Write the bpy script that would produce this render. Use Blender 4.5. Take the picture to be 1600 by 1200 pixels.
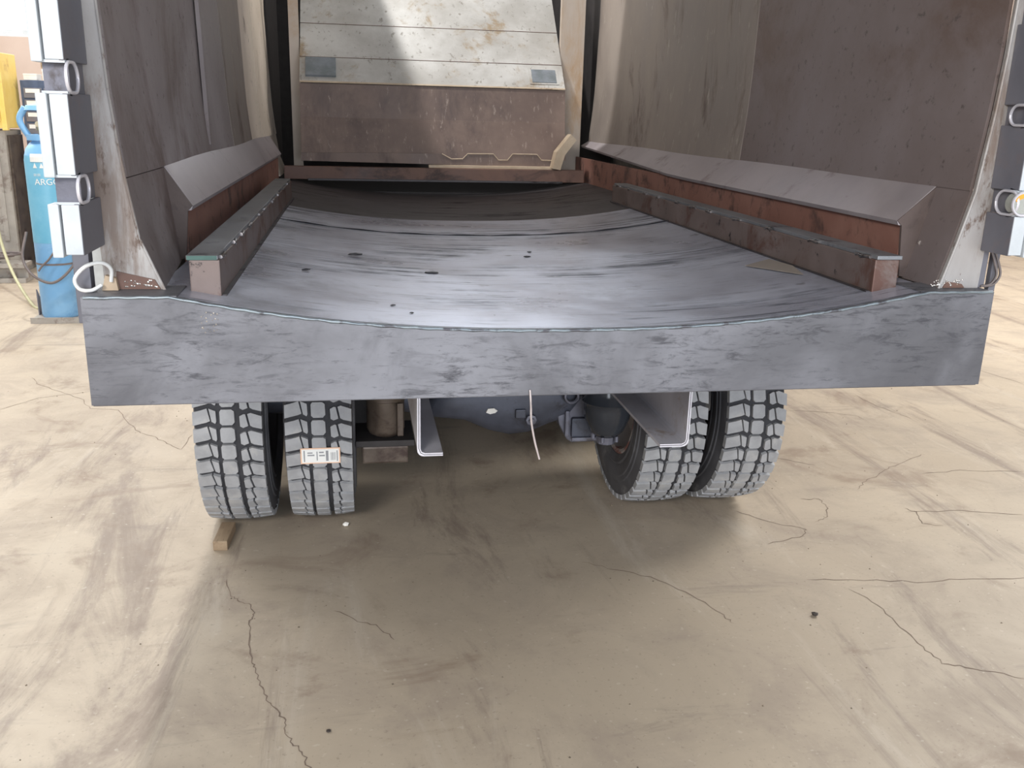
import bpy, bmesh, math, random
from mathutils import Vector, Matrix
random.seed(7)
PI = math.pi
S = bpy.context.scene
for o in list(bpy.data.objects):
    bpy.data.objects.remove(o, do_unlink=True)
COL = S.collection

# ------------------------------------------------------------------ camera
YAW, PITCH, ROLL, FPX = 0.1702, 0.2833, 0.0258, 1442.68
fwd = Vector((math.sin(YAW)*math.cos(PITCH), math.cos(YAW)*math.cos(PITCH), -math.sin(PITCH)))
rgt = Vector((math.cos(YAW), -math.sin(YAW), 0)); up = rgt.cross(fwd)
r2 = rgt*math.cos(ROLL) + up*math.sin(ROLL); u2 = up*math.cos(ROLL) - rgt*math.sin(ROLL)
cd = bpy.data.cameras.new('camera'); cam = bpy.data.objects.new('camera', cd); COL.objects.link(cam)
cd.sensor_width = 36.0; cd.lens = 36.0*FPX/1600.0; cd.clip_start = 0.05; cd.clip_end = 200
M = Matrix((r2, u2, -fwd)).transposed().to_4x4(); M.translation = Vector((-0.5777, -2.3995, 1.7459))
cam.matrix_world = M
S.camera = cam

# ------------------------------------------------------------------ light and exposure
S.view_settings.view_transform = 'Standard'; S.view_settings.look = 'None'
S.view_settings.gamma = 1.0; S.view_settings.use_curve_mapping = False
S.view_settings.exposure = 0.0
w = bpy.data.worlds.new('hall_light'); S.world = w; w.use_nodes = True
w.node_tree.nodes['Background'].inputs[0].default_value = (0.97, 0.985, 1.0, 1)
w.node_tree.nodes['Background'].inputs[1].default_value = 0.41

def area(name, loc, target, sx, sy, power, col=(1, 1, 1), spread=180):
    l = bpy.data.lights.new(name, 'AREA'); l.shape = 'RECTANGLE'; l.size = sx; l.size_y = sy
    l.energy = power; l.spread = math.radians(spread); l.color = col
    o = bpy.data.objects.new(name, l); COL.objects.link(o); o.location = loc
    o.rotation_euler = (Vector(target)-Vector(loc)).to_track_quat('-Z', 'Y').to_euler()
    return o
area('hall_lamp', (-1.85, 3.3, 7.0), (-1.1, 4.2, 3.0), 0.35, 0.35, 330, (1.0, 0.99, 0.97))
area('skylight', (1.7, 12.0, 7.1), (0.1, 1.0, 1.2), 2.0, 0.8, 950, (0.88, 0.94, 1.0))
area('hall_lamp', (-3.2, -6.3, 4.1), (0.3, 1.4, 0.3), 2.0, 1.4, 330, (1.0, 0.97, 0.93))
area('door_daylight', (1.2, -10.0, 2.2), (0.1, 3.0, 1.3), 9.0, 4.2, 740, (0.84, 0.91, 1.0))
area('hall_lamp', (-7.0, 7.5, 6.5), (-4.5, 7.0, 0), 3.0, 6.0, 560, (1.0, 0.97, 0.91))
area('hall_lamp', (8.0, 5.0, 6.5), (4.5, 4.0, 0), 3.0, 6.0, 860, (1.0, 0.97, 0.91))

# ------------------------------------------------------------------ materials
def rgb(*c):
    f = lambda v: (v/255/12.92) if v/255 <= 0.04045 else ((v/255+0.055)/1.055)**2.4
    return (f(c[0]), f(c[1]), f(c[2]), 1)

class NT:
    def __init__(s, name):
        s.m = bpy.data.materials.new(name); s.m.use_nodes = True
        s.t = s.m.node_tree; s.b = s.t.nodes['Principled BSDF']; s.co = None
    def n(s, typ, **k):
        x = s.t.nodes.new(typ)
        for a, v in k.items(): setattr(x, a, v)
        return x
    def l(s, a, b): s.t.links.new(a, b)
    def coord(s, scale=(1, 1, 1), rot=(0, 0, 0)):
        if not s.co: s.co = s.n('ShaderNodeTexCoord')
        mp = s.n('ShaderNodeMapping'); mp.inputs['Scale'].default_value = scale; mp.inputs['Rotation'].default_value = rot
        s.l(s.co.outputs['Object'], mp.inputs[0]); return mp.outputs[0]
    def noise(s, sc, det=6, rough=.6, scale=(1, 1, 1), rot=(0, 0, 0), dist=0.0):
        x = s.n('ShaderNodeTexNoise'); x.inputs['Scale'].default_value = sc; x.inputs['Detail'].default_value = det
        x.inputs['Roughness'].default_value = rough; x.inputs['Distortion'].default_value = dist
        s.l(s.coord(scale, rot), x.inputs['Vector']); return x.outputs[0]
    def ramp(s, v, lo, hi, a=0.0, b=1.0):
        x = s.n('ShaderNodeMapRange'); x.interpolation_type = 'SMOOTHSTEP'
        x.inputs[1].default_value = lo; x.inputs[2].default_value = hi; x.inputs[3].default_value = a; x.inputs[4].default_value = b
        s.l(v, x.inputs[0]); return x.outputs[0]
    def mix(s, f, a, b, typ='MIX'):
        x = s.n('ShaderNodeMix', data_type='RGBA', blend_type=typ)
        for i, v in ((0, f), (6, a), (7, b)):
            if hasattr(v, 'is_linked') or hasattr(v, 'links'): s.l(v, x.inputs[i])
            else: x.inputs[i].default_value = v
        return x.outputs[2]
    def mul(s, a, b, op='MULTIPLY'):
        x = s.n('ShaderNodeMath', operation=op)
        for i, v in ((0, a), (1, b)):
            if hasattr(v, 'links'): s.l(v, x.inputs[i])
            else: x.inputs[i].default_value = v
        return x.outputs[0]
    def done(s, col=None, rough=.5, metal=0.0, bump=None, bd=.002, bs=.4, spec=None):
        if col is not None:
            if hasattr(col, 'links'): s.l(col, s.b.inputs['Base Color'])
            else: s.b.inputs['Base Color'].default_value = col
        for k, v in (('Roughness', rough), ('Metallic', metal)):
            if hasattr(v, 'links'): s.l(v, s.b.inputs[k])
            else: s.b.inputs[k].default_value = v
        if spec is not None: s.b.inputs['Specular IOR Level'].default_value = spec
        if bump is not None:
            x = s.n('ShaderNodeBump'); x.inputs['Strength'].default_value = bs; x.inputs['Distance'].default_value = bd
            s.l(bump, x.inputs['Height']); s.l(x.outputs[0], s.b.inputs['Normal'])
        return s.m

def worn(name, c1, c2, c3=None, sc=3, st=(1, 1, 1), th=(.55, .7), c3sc=6, c3st=(1, 1, 1), rough=(.5, .7), metal=0.0,
         c4=None, c4sc=30, c4st=(1, 1, 1), th4=(.6, .68), bd=.0015, bs=.35, rot=(0, 0, 0), spec=None):
    t = NT(name)
    a = t.noise(sc, 6, .62, st, rot)
    col = t.mix(t.ramp(a, .32, .68), c1, c2)
    if c3 is not None: col = t.mix(t.ramp(t.noise(c3sc, 8, .7, c3st, rot, .4), *th), col, c3)
    if c4 is not None: col = t.mix(t.ramp(t.noise(c4sc, 5, .7, c4st, rot), *th4), col, c4)
    f = t.noise(45, 4, .65, (1, 1, 1))
    return t.done(col, t.ramp(a, .3, .7, rough[0], rough[1]), metal, f, bd, bs, spec)

def plain(name, c, rough=.5, metal=0.0, var=.12, sc=14, spec=None):
    t = NT(name); k = t.noise(sc, 5, .6)
    d = tuple(x*(1-var*1.6) for x in c[:3])+(1,); e = tuple(min(1, x*(1+var)) for x in c[:3])+(1,)
    return t.done(t.mix(t.ramp(k, .3, .7), d, e), rough, metal, t.noise(60, 3), .0008, .25, spec)

MT = {}
# concrete
t = NT('concrete')
big = t.noise(.55, 5, .6, dist=.6); mid = t.noise(2.2, 8, .68, dist=.5)
col = t.mix(t.ramp(big, .35, .65), rgb(176, 162, 144), rgb(190, 176, 157))
col = t.mix(t.ramp(mid, .42, .72, 0, .6), col, rgb(152, 138, 126))
st = t.noise(2.6, 9, .72, (1.0, .16, 1), (0, 0, .75), .8)
col = t.mix(t.ramp(st, .52, .68, 0, .75), col, rgb(130, 115, 105))
st2 = t.noise(4.2, 9, .72, (.2, 1.3, 1), (0, 0, -.18), .6)
col = t.mix(t.ramp(st2, .57, .70, 0, .55), col, rgb(136, 124, 114))
st3 = t.noise(2.2, 9, .7, (1.2, .2, 1), (0, 0, -.5), .9)
col = t.mix(t.ramp(st3, .56, .70, 0, .5), col, rgb(200, 190, 176))
dk = t.noise(1.3, 9, .66, (1, 1, 1), (0, 0, .4), 1.4)
col = t.mix(t.ramp(dk, .53, .70, 0, .65), col, rgb(132, 112, 96))
sp = t.noise(60, 3, .6); col = t.mix(t.ramp(sp, .60, .72, 0, .35), col, rgb(118, 104, 92))
sp2 = t.noise(38, 3, .5); col = t.mix(t.ramp(sp2, .64, .74, 0, .35), col, rgb(212, 204, 190))
MT['concrete'] = t.done(col, t.ramp(mid, .3, .7, .42, .62), 0, t.noise(25, 8, .7), .0015, .35)

# mill-scale steel of the new floor and sill
def steel(name, base, light, dark, rough, metal, stretch, dth, dsc=7):
    t = NT(name)
    a = t.noise(1.6, 6, .6, (1, 1, 1), (0, 0, 0), .4)
    col = t.mix(t.ramp(a, .34, .66), base, light)
    s1 = t.noise(dsc, 8, .75, stretch, (0, 0, 0), .6); s2 = t.noise(2.1, 4, .6)
    k = t.mul(t.ramp(s1, *dth), t.ramp(s2, .42, .62))
    col = t.mix(t.mul(k, .8), col, dark)
    s3 = t.noise(30, 7, .78, stretch, (0, .0, .03)); col = t.mix(t.ramp(s3, .57, .68, 0, .55), col, dark)
    s5 = t.noise(14, 8, .8, (stretch[0]*.5, stretch[1]*1.3, stretch[2]*1.3)); col = t.mix(t.ramp(s5, .57, .64, 0, .45), col, dark)
    s6 = t.noise(3.2, 6, .7, (1, 1, 1), (0, 0, 0), .5); col = t.mix(t.ramp(s6, .50, .72, 0, .4), col, dark)
    s4 = t.noise(9, 3, .5); col = t.mix(t.ramp(s4, .70, .76, 0, .6), col, dark)
    rr = t.mul(t.ramp(a, .3, .7, rough-.07, rough+.08), t.mul(k, .3), 'ADD')
    return t.done(col, rr, metal, s1, .0008, .25)
MT['bed_steel'] = steel('bed_steel', rgb(172, 175, 190), rgb(202, 206, 220), rgb(50, 50, 60), .32, .45, (.16, 2.4, 1), (.47, .59), 10)
MT['dark_shaded_steel'] = steel('dark_shaded_steel', rgb(74, 70, 72), rgb(92, 88, 90), rgb(40, 36, 38), .55, .4, (.3, 2, 1), (.5, .62))  # dark steel; on the far floor plate its tone paints a cast shadow
MT['sill_steel'] = steel('sill_steel', rgb(98, 98, 103), rgb(136, 137, 144), rgb(72, 72, 78), .50, .25, (.5, 1, 2.2), (.48, .64), 20)
MT['weld_blue'] = worn('weld_blue', rgb(128, 138, 146), rgb(150, 160, 166), rgb(96, 96, 102), sc=18, th=(.5, .6), c3sc=9, rough=(.3, .5), metal=.6)
MT['weld'] = worn('weld', rgb(70, 66, 66), rgb(150, 145, 145), sc=60, rough=(.3, .5), metal=.8)
MT['spatter'] = plain('spatter', rgb(225, 220, 214), .25, .9)
MT['wall_dark'] = worn('wall_dark', rgb(138, 129, 129), rgb(168, 159, 160), rgb(116, 100, 95), sc=1.3, st=(1, 1, .6), th=(.46, .68), c3sc=1.6, c3st=(1, 1, .5),
                       c4=rgb(104, 94, 92), c4sc=30, th4=(.58, .72), rough=(.5, .7), metal=.15)
MT['wall_brown'] = worn('wall_brown', rgb(122, 110, 108), rgb(142, 132, 133), rgb(110, 92, 84), sc=1.0, th=(.44, .68), c3sc=1.3,
                        c4=rgb(94, 84, 82), c4sc=30, th4=(.58, .72), rough=(.5, .7), metal=.15)
MT['wall_grey'] = worn('wall_grey', rgb(138, 128, 122), rgb(160, 149, 140), rgb(108, 94, 88), sc=2.2, st=(1, 1, .5), th=(.52, .66), c3sc=3,
                       c3st=(1, 1, .4), c4=rgb(170, 160, 150), c4sc=22, c4st=(1, 1, .35), th4=(.6, .7), rough=(.5, .7), metal=.15)
MT['wall_tan'] = worn('wall_tan', rgb(216, 202, 186), rgb(230, 216, 202), rgb(156, 138, 122), sc=2, th=(.56, .7), c3sc=4,
                      c3st=(1, 1, .5), c4=rgb(92, 80, 72), c4sc=30, c4st=(1, 1, .4), th4=(.62, .7), rough=(.5, .65))
MT['column_tan'] = worn('column_tan', rgb(186, 172, 158), rgb(200, 188, 176), rgb(180, 150, 118), sc=2, th=(.5, .7), c3sc=2.5, c3st=(1, 1, .4), rough=(.5, .65))
MT['ledge'] = worn('ledge', rgb(160, 151, 154), rgb(178, 169, 171), rgb(124, 110, 108), sc=2.5, th=(.55, .72), c3sc=4, rough=(.45, .6), metal=.25)
MT['gusset'] = worn('gusset', rgb(88, 75, 71), rgb(102, 89, 85), rgb(70, 60, 58), sc=4, th=(.5, .65), c3sc=5, rough=(.55, .7))
MT['rust'] = worn('rust', rgb(138, 97, 85), rgb(152, 112, 99), rgb(96, 72, 66), sc=5, th=(.5, .65), c3sc=7, rough=(.6, .8))
MT['rust_dark'] = worn('rust_dark', rgb(104, 76, 66), rgb(120, 92, 80), rgb(70, 54, 50), sc=5, th=(.5, .65), c3sc=5, c3st=(.5, 1, 1), rough=(.5, .7))
MT['rail'] = worn('rail', rgb(116, 102, 97), rgb(130, 116, 112), rgb(104, 76, 67), sc=5, th=(.5, .62), c3sc=4, rough=(.45, .6), metal=.3,
                  c4=rgb(44, 40, 42), c4sc=16, th4=(.6, .7))
MT['rail_plate'] = worn('rail_plate', rgb(128, 130, 134), rgb(146, 148, 152), rgb(66, 66, 70), sc=6, th=(.56, .7), c3sc=10, rough=(.35, .5), metal=.5)
MT['plate_edge'] = plain('plate_edge', rgb(62, 92, 86), .4, .2)
MT['panel_grey'] = worn('panel_grey', rgb(170, 166, 160), rgb(198, 196, 192), rgb(156, 138, 114), sc=2.5, th=(.54, .68), c3sc=3.5, c3st=(1, 1, .7),
                        c4=rgb(140, 134, 126), c4sc=26, c4st=(1, 1, .3), th4=(.58, .68), rough=(.4, .55), metal=.1)
MT['panel_brown'] = worn('panel_brown', rgb(112, 94, 86), rgb(134, 115, 105), rgb(96, 81, 76), sc=2.2, th=(.46, .7), c3sc=3, c3st=(1, 1, .5),
                         c4=rgb(150, 134, 124), c4sc=34, c4st=(1, 1, .3), th4=(.58, .7), rough=(.5, .65), metal=.1)
MT['tan_metal'] = worn('tan_metal', rgb(176, 156, 132), rgb(196, 178, 155), rgb(120, 96, 76), sc=6, th=(.56, .7), rough=(.5, .6))
MT['hatch_steel'] = worn('hatch_steel', rgb(126, 133, 136), rgb(146, 152, 160), sc=12, rough=(.35, .45), metal=.4)
MT['jamb'] = worn('jamb', rgb(162, 157, 155), rgb(196, 196, 195), rgb(134, 119, 110), sc=2.2, st=(1, 1, .5), th=(.48, .64), c3sc=4, c3st=(1.4, 1, .4),
                  c4=rgb(108, 90, 80), c4sc=26, c4st=(1, 1, .4), th4=(.57, .68), rough=(.4, .55))
MT['white_paint'] = worn('white_paint', rgb(192, 198, 203), rgb(208, 214, 219), sc=6, rough=(.35, .45), c4=rgb(150, 150, 152), c4sc=16, c4st=(1, 1, .4), th4=(.66, .74))
MT['dark_paint'] = worn('dark_paint', rgb(108, 108, 117), rgb(122, 122, 131), rgb(124, 114, 116), sc=3, th=(.5, .7), rough=(.45, .6))
MT['shell_white'] = plain('shell_white', rgb(205, 208, 208), .4)
MT['rubber'] = worn('rubber', rgb(76, 76, 80), rgb(94, 94, 98), rgb(128, 126, 126), sc=9, th=(.55, .75), c3sc=5, rough=(.6, .75), bd=.0006)
MT['groove_rubber'] = plain('groove_rubber', rgb(56, 56, 60), .8)
MT['rim_shaded'] = plain('rim_shaded', rgb(40, 38, 40), .6)  # darker rim copy, shade between the twin tyres put into its colour
MT['tread_rubber'] = worn('tread_rubber', rgb(150, 151, 154), rgb(166, 167, 170), rgb(174, 173, 172), sc=14, th=(.52, .7), c3sc=8, rough=(.6, .75), bd=.0008)
MT['rim'] = worn('rim', rgb(132, 84, 78), rgb(150, 104, 98), rgb(178, 172, 170), sc=4, th=(.5, .55), c3sc=3, rough=(.4, .6))
MT['axle_paint'] = worn('axle_paint', rgb(70, 72, 82), rgb(88, 91, 103), rgb(58, 56, 60), sc=5, th=(.52, .66), rough=(.4, .6), metal=.3)
MT['black_metal'] = plain('black_metal', rgb(54, 57, 63), .16, .0, .05)
MT['cast_grey'] = worn('cast_grey', rgb(98, 98, 109), rgb(120, 120, 131), rgb(74, 68, 70), sc=9, th=(.5, .66), rough=(.4, .55), metal=.3)
MT['can_rust'] = worn('can_rust', rgb(84, 74, 66), rgb(106, 94, 84), rgb(66, 52, 47), sc=9, th=(.5, .66), rough=(.4, .6), metal=.4)
MT['frame_steel'] = worn('frame_steel', rgb(186, 184, 192), rgb(204, 203, 212), rgb(160, 144, 134), sc=5, th=(.54, .7), rough=(.34, .5), metal=.15)
MT['bright_edge'] = plain('bright_edge', rgb(226, 224, 232), .35, .3, .05)
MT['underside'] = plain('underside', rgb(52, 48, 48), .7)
MT['label_white'] = plain('label_white', rgb(240, 240, 238), .5, 0, .02)
MT['label_orange'] = plain('label_orange', rgb(240, 200, 172), .5, 0, .05)
MT['print_grey'] = plain('print_grey', rgb(150, 152, 156), .5, 0, .05)
MT['hose_white'] = plain('hose_white', rgb(232, 232, 230), .4, 0, .05)
MT['tan_block'] = plain('tan_block', rgb(196, 174, 148), .6)
MT['wood'] = worn('wood', rgb(146, 124, 100), rgb(162, 141, 115), rgb(120, 98, 78), sc=6, st=(4, .6, 4), th=(.52, .66), c3sc=9, c3st=(5, .5, 5), rough=(.6, .75))
MT['blue_paint'] = worn('blue_paint', rgb(118, 174, 222), rgb(140, 190, 230), rgb(106, 160, 212), sc=3, th=(.55, .7), rough=(.35, .5))
MT['teal_paint'] = worn('teal_paint', rgb(106, 178, 210), rgb(126, 190, 218), sc=4, rough=(.35, .5))
MT['brass'] = worn('brass', rgb(176, 164, 130), rgb(206, 198, 176), sc=14, rough=(.3, .45), metal=.6)
MT['yellow_paint'] = worn('yellow_paint', rgb(238, 204, 104), rgb(244, 216, 130), rgb(214, 174, 100), sc=4, th=(.56, .7), rough=(.4, .5))
MT['blue_grey'] = plain('blue_grey', rgb(78, 92, 120), .5)
MT['machine_grey'] = worn('machine_grey', rgb(156, 150, 143), rgb(174, 168, 161), rgb(126, 114, 106), sc=4, th=(.5, .66), rough=(.5, .65))
MT['hose_green'] = plain('hose_green', rgb(186, 182, 146), .5, 0, .08)
MT['hose_brown'] = plain('hose_brown', rgb(118, 108, 106), .5, 0, .1)
MT['wall_plaster'] = worn('wall_plaster', rgb(190, 170, 158), rgb(200, 181, 170), sc=1.2, rough=(.7, .85))
MT['crack'] = plain('crack', rgb(132, 116, 104), .9)
MT['crack_faint'] = plain('crack_faint', rgb(148, 134, 121), .9)
MT['smear'] = plain('smear', rgb(150, 135, 122), .85)
MT['grit'] = plain('grit', rgb(120, 108, 92), .85, 0, .4, 5)
MT['chip_white'] = plain('chip_white', rgb(236, 232, 224), .6, 0, .05)
MT['chip_dark'] = plain('chip_dark', rgb(58, 50, 46), .7)
MT['scrap'] = plain('scrap', rgb(40, 40, 46), .5)
MT['card'] = worn('card', rgb(140, 130, 122), rgb(152, 142, 132), sc=6, rough=(.6, .7))
MT['amber'] = plain('amber', rgb(236, 170, 70), .25)
MT['lens'] = plain('lens', rgb(176, 178, 172), .2)
MT['wire'] = plain('wire', rgb(206, 196, 196), .4, .3)
gl = bpy.data.materials.new('daylit_glass'); gl.use_nodes = True
b = gl.node_tree.nodes['Principled BSDF']; b.inputs['Base Color'].default_value = (.9, .92, .95, 1); b.inputs['Roughness'].default_value = .3
b.inputs['Emission Color'].default_value = (.97, .985, 1, 1); b.inputs['Emission Strength'].default_value = 1.6
MT['glass'] = gl

# ------------------------------------------------------------------ mesh helpers
class MB:
    def __init__(s): s.v = []; s.f = []
    def add(s, vs, fs):
        k = len(s.v); s.v += [tuple(q) for q in vs]; s.f += [tuple(i+k for i in q) for q in fs]; return s
    def box(s, x0, x1, y0, y1, z0, z1, ch=0.0):
        if ch <= 0:
            return s.add([(x, y, z) for z in (z0, z1) for y in (y0, y1) for x in (x0, x1)],
                         [(0, 2, 3, 1), (4, 5, 7, 6), (0, 1, 5, 4), (2, 6, 7, 3), (0, 4, 6, 2), (1, 3, 7, 5)])
        bm = bmesh.new(); bmesh.ops.create_cube(bm, size=1)
        for v in bm.verts: v.co = Vector(((x0+x1)/2+v.co.x*(x1-x0), (y0+y1)/2+v.co.y*(y1-y0), (z0+z1)/2+v.co.z*(z1-z0)))
        bmesh.ops.bevel(bm, geom=list(bm.edges), offset=ch, segments=2, profile=.6, affect='EDGES')
        return s.bm(bm)
    def bm(s, bm):
        bm.verts.index_update(); bm.faces.ensure_lookup_table()
        s.add([v.co[:] for v in bm.verts], [[v.index for v in f.verts] for f in bm.faces]); bm.free(); return s
    def prism(s, poly, fn0, fn1):
        n = len(poly); a = [fn0(*q) for q in poly]; c = [fn1(*q) for q in poly]
        return s.add(a+c, [tuple(range(n))[::-1], tuple(range(n, 2*n))]+[(i, (i+1) % n, n+(i+1) % n, n+i) for i in range(n)])
    def sheet(s, rows, th, axis=None):
        """rows of points -> a thickened sheet along given offset vector"""
        off = Vector(th); n = len(rows); m = len(rows[0])
        a = [tuple(q) for r in rows for q in r]; c = [tuple(Vector(q)+off) for r in rows for q in r]; N = n*m; fs = []
        for i in range(n-1):
            for j in range(m-1):
                q = (i*m+j, i*m+j+1, (i+1)*m+j+1, (i+1)*m+j); fs.append(q); fs.append(tuple(x+N for x in q[::-1]))
        bd = [j for j in range(m)]+[i*m+m-1 for i in range(1, n)]+[(n-1)*m+j for j in range(m-2, -1, -1)]+[i*m for i in range(n-2, 0, -1)]
        for k in range(len(bd)):
            p, q = bd[k], bd[(k+1) % len(bd)]; fs.append((q, p, p+N, q+N))
        return s.add(a+c, fs)
    def tube(s, pts, r, n=8, closed=False):
        pts = [Vector(q) for q in pts]; L = len(pts); rings = []; ref = None
        for i, q in enumerate(pts):
            if closed: d = pts[(i+1) % L]-pts[i-1]
            else: d = pts[min(i+1, L-1)]-pts[max(i-1, 0)]
            d.normalize()
            if ref is None: ref = d.orthogonal().normalized()
            ref = (ref-d*ref.dot(d)); ref = ref.normalized() if ref.length > 1e-6 else d.orthogonal().normalized()
            b2 = d.cross(ref); rr = r[i] if isinstance(r, (list, tuple)) else r
            rings.append([q+(ref*math.cos(2*PI*k/n)+b2*math.sin(2*PI*k/n))*rr for k in range(n)])
        vs = [v for g in rings for v in g]; fs = []
        for i in range(L if closed else L-1):
            for k in range(n):
                a = i*n+k; c = i*n+(k+1) % n; j = (i+1) % L; fs.append((a, c, j*n+(k+1) % n, j*n+k))
        if not closed: fs += [tuple(range(n))[::-1], tuple((L-1)*n+k for k in range(n))]
        return s.add(vs, fs)
    def lathe(s, prof, n=32, axis='Z', c=(0, 0, 0), closed=False):
        """prof: (along, radius)"""
        vs = []; fs = []; m = len(prof)
        for k in range(n):
            a = 2*PI*k/n
            for (h, r) in prof:
                p = {'Z': (r*math.cos(a), r*math.sin(a), h), 'X': (h, r*math.cos(a), r*math.sin(a)), 'Y': (r*math.cos(a), h, r*math.sin(a))}[axis]
                vs.append((p[0]+c[0], p[1]+c[1], p[2]+c[2]))
        for k in range(n):
            k2 = (k+1) % n
            for i in range(m if closed else m-1):
                i2 = (i+1) % m; fs.append((k*m+i, k2*m+i, k2*m+i2, k*m+i2))
        return s.add(vs, fs)
    def build(s, name, mat, parent=None, smooth=None, loc=None, bevel=0):
        me = bpy.data.meshes.new(name); me.from_pydata(s.v, [], s.f); me.update()
        bm = bmesh.new(); bm.from_mesh(me); bmesh.ops.remove_doubles(bm, verts=bm.verts, dist=1e-6)
        bmesh.ops.recalc_face_normals(bm, faces=bm.faces)
        if bevel:
            es = [e for e in bm.edges if len(e.link_faces) == 2 and e.calc_face_angle(0) > .5]
            bmesh.ops.bevel(bm, geom=es, offset=bevel, segments=2, profile=.6, affect='EDGES', clamp_overlap=True)
        bm.to_mesh(me); bm.free()
        for m in (mat if isinstance(mat, (list, tuple)) else [mat]): me.materials.append(MT[m])
        o = bpy.data.objects.new(name, me); COL.objects.link(o)
        if parent: o.parent = parent
        if loc: o.location = loc
        if smooth:
            for p in me.polygons: p.use_smooth = True
            me.set_sharp_from_angle(angle=math.radians(smooth))
        return o

def tag(o, label=None, cat=None, group=None, kind=None):
    for k, v in (('label', label), ('category', cat), ('group', group), ('kind', kind)):
        if v: o[k] = v
    return o
def empty(name, loc=(0, 0, 0), rz=0):
    o = bpy.data.objects.new(name, None); COL.objects.link(o); o.location = loc; o.rotation_euler = (0, 0, rz); o.empty_display_size = .1
    return o
def curve(pts, n=6):
    """Catmull-Rom through the points"""
    P = [Vector(q) for q in pts]; P = [P[0]*2-P[1]]+P+[P[-1]*2-P[-2]]; out = []
    for i in range(1, len(P)-2):
        for k in range(n):
            u = k/n; a, b, c, d = P[i-1], P[i], P[i+1], P[i+2]
            out.append(.5*((2*b)+(c-a)*u+(2*a-5*b+4*c-d)*u*u+(3*b-a-3*c+d)*u**3))
    out.append(P[-2]); return out
def interp(tab, z):
    if z <= tab[0][0]: return tab[0][1]
    for (a, x), (b, y) in zip(tab, tab[1:]):
        if z <= b: return x+(y-x)*(z-a)/(b-a)
    return tab[-1][1]
def zf(x): return 1.19+.095*(min(abs(x), 1.03)/1.03)**2.3

# ------------------------------------------------------------------ setting
fl = MB().box(-22, 24, -14, 30, -.2, 0).build('floor', 'concrete'); tag(fl, 'tan bare concrete workshop floor with cracks and dark smears', kind='structure')
bw = MB()
bw.box(-22, 24, 10.5, 10.8, 0, 2.52); bw.box(-22, 24, 10.5, 10.8, 5.6, 6.6)
for x0, x1 in ((-22, -14), (-1.5, 24)): bw.box(x0, x1, 10.5, 10.8, 2.52, 5.6)
tag(bw.build('wall_back', 'wall_plaster'), 'plain tan brown back wall of the workshop', kind='structure')
wf = MB()
for x in (-14, -11.5, -9, -6.5, -4, -1.58): wf.box(x, x+.08, 10.55, 10.67, 2.52, 5.6)
for z in (2.52, 4.0, 5.52): wf.box(-14, -1.5, 10.555, 10.665, z, z+.08)
win = wf.build('window_1', 'white_paint'); tag(win, 'long white framed window band above the tan back wall', kind='structure')
for i in range(5):
    for z in (2.6, 4.08):
        MB().box(-13.92+2.5*i, -11.5+2.5*i-.0, 10.6, 10.612, z, z+1.44 if z > 3 else z+1.4).build('pane', 'glass', win)

def ribbon(pts, wid, jit, mat, name, sub=5):
    P = []
    for a, c in zip(pts, pts[1:]):
        for k in range(sub):
            u = k/sub; P.append(Vector((a[0]+(c[0]-a[0])*u, a[1]+(c[1]-a[1])*u, 0)))
    P.append(Vector((pts[-1][0], pts[-1][1], 0)))
    mb = MB(); L = len(P); vs = []
    for i, q in enumerate(P):
        d = (P[min(i+1, L-1)]-P[max(i-1, 0)]).normalized(); nrm = Vector((-d.y, d.x, 0))
        q = q+nrm*random.uniform(-jit, jit) if 0 < i < L-1 else q
        ww = wid*random.uniform(.45, 1.2)*(0.25 if i in (0, L-1) else 1)
        vs += [(q+nrm*ww/2+Vector((0, 0, .0008)))[:], (q-nrm*ww/2+Vector((0, 0, .0008)))[:]]
    mb.add(vs, [(2*i, 2*i+1, 2*i+3, 2*i+2) for i in range(L-1)])
    return mb.build(name, mat, fl)
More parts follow.
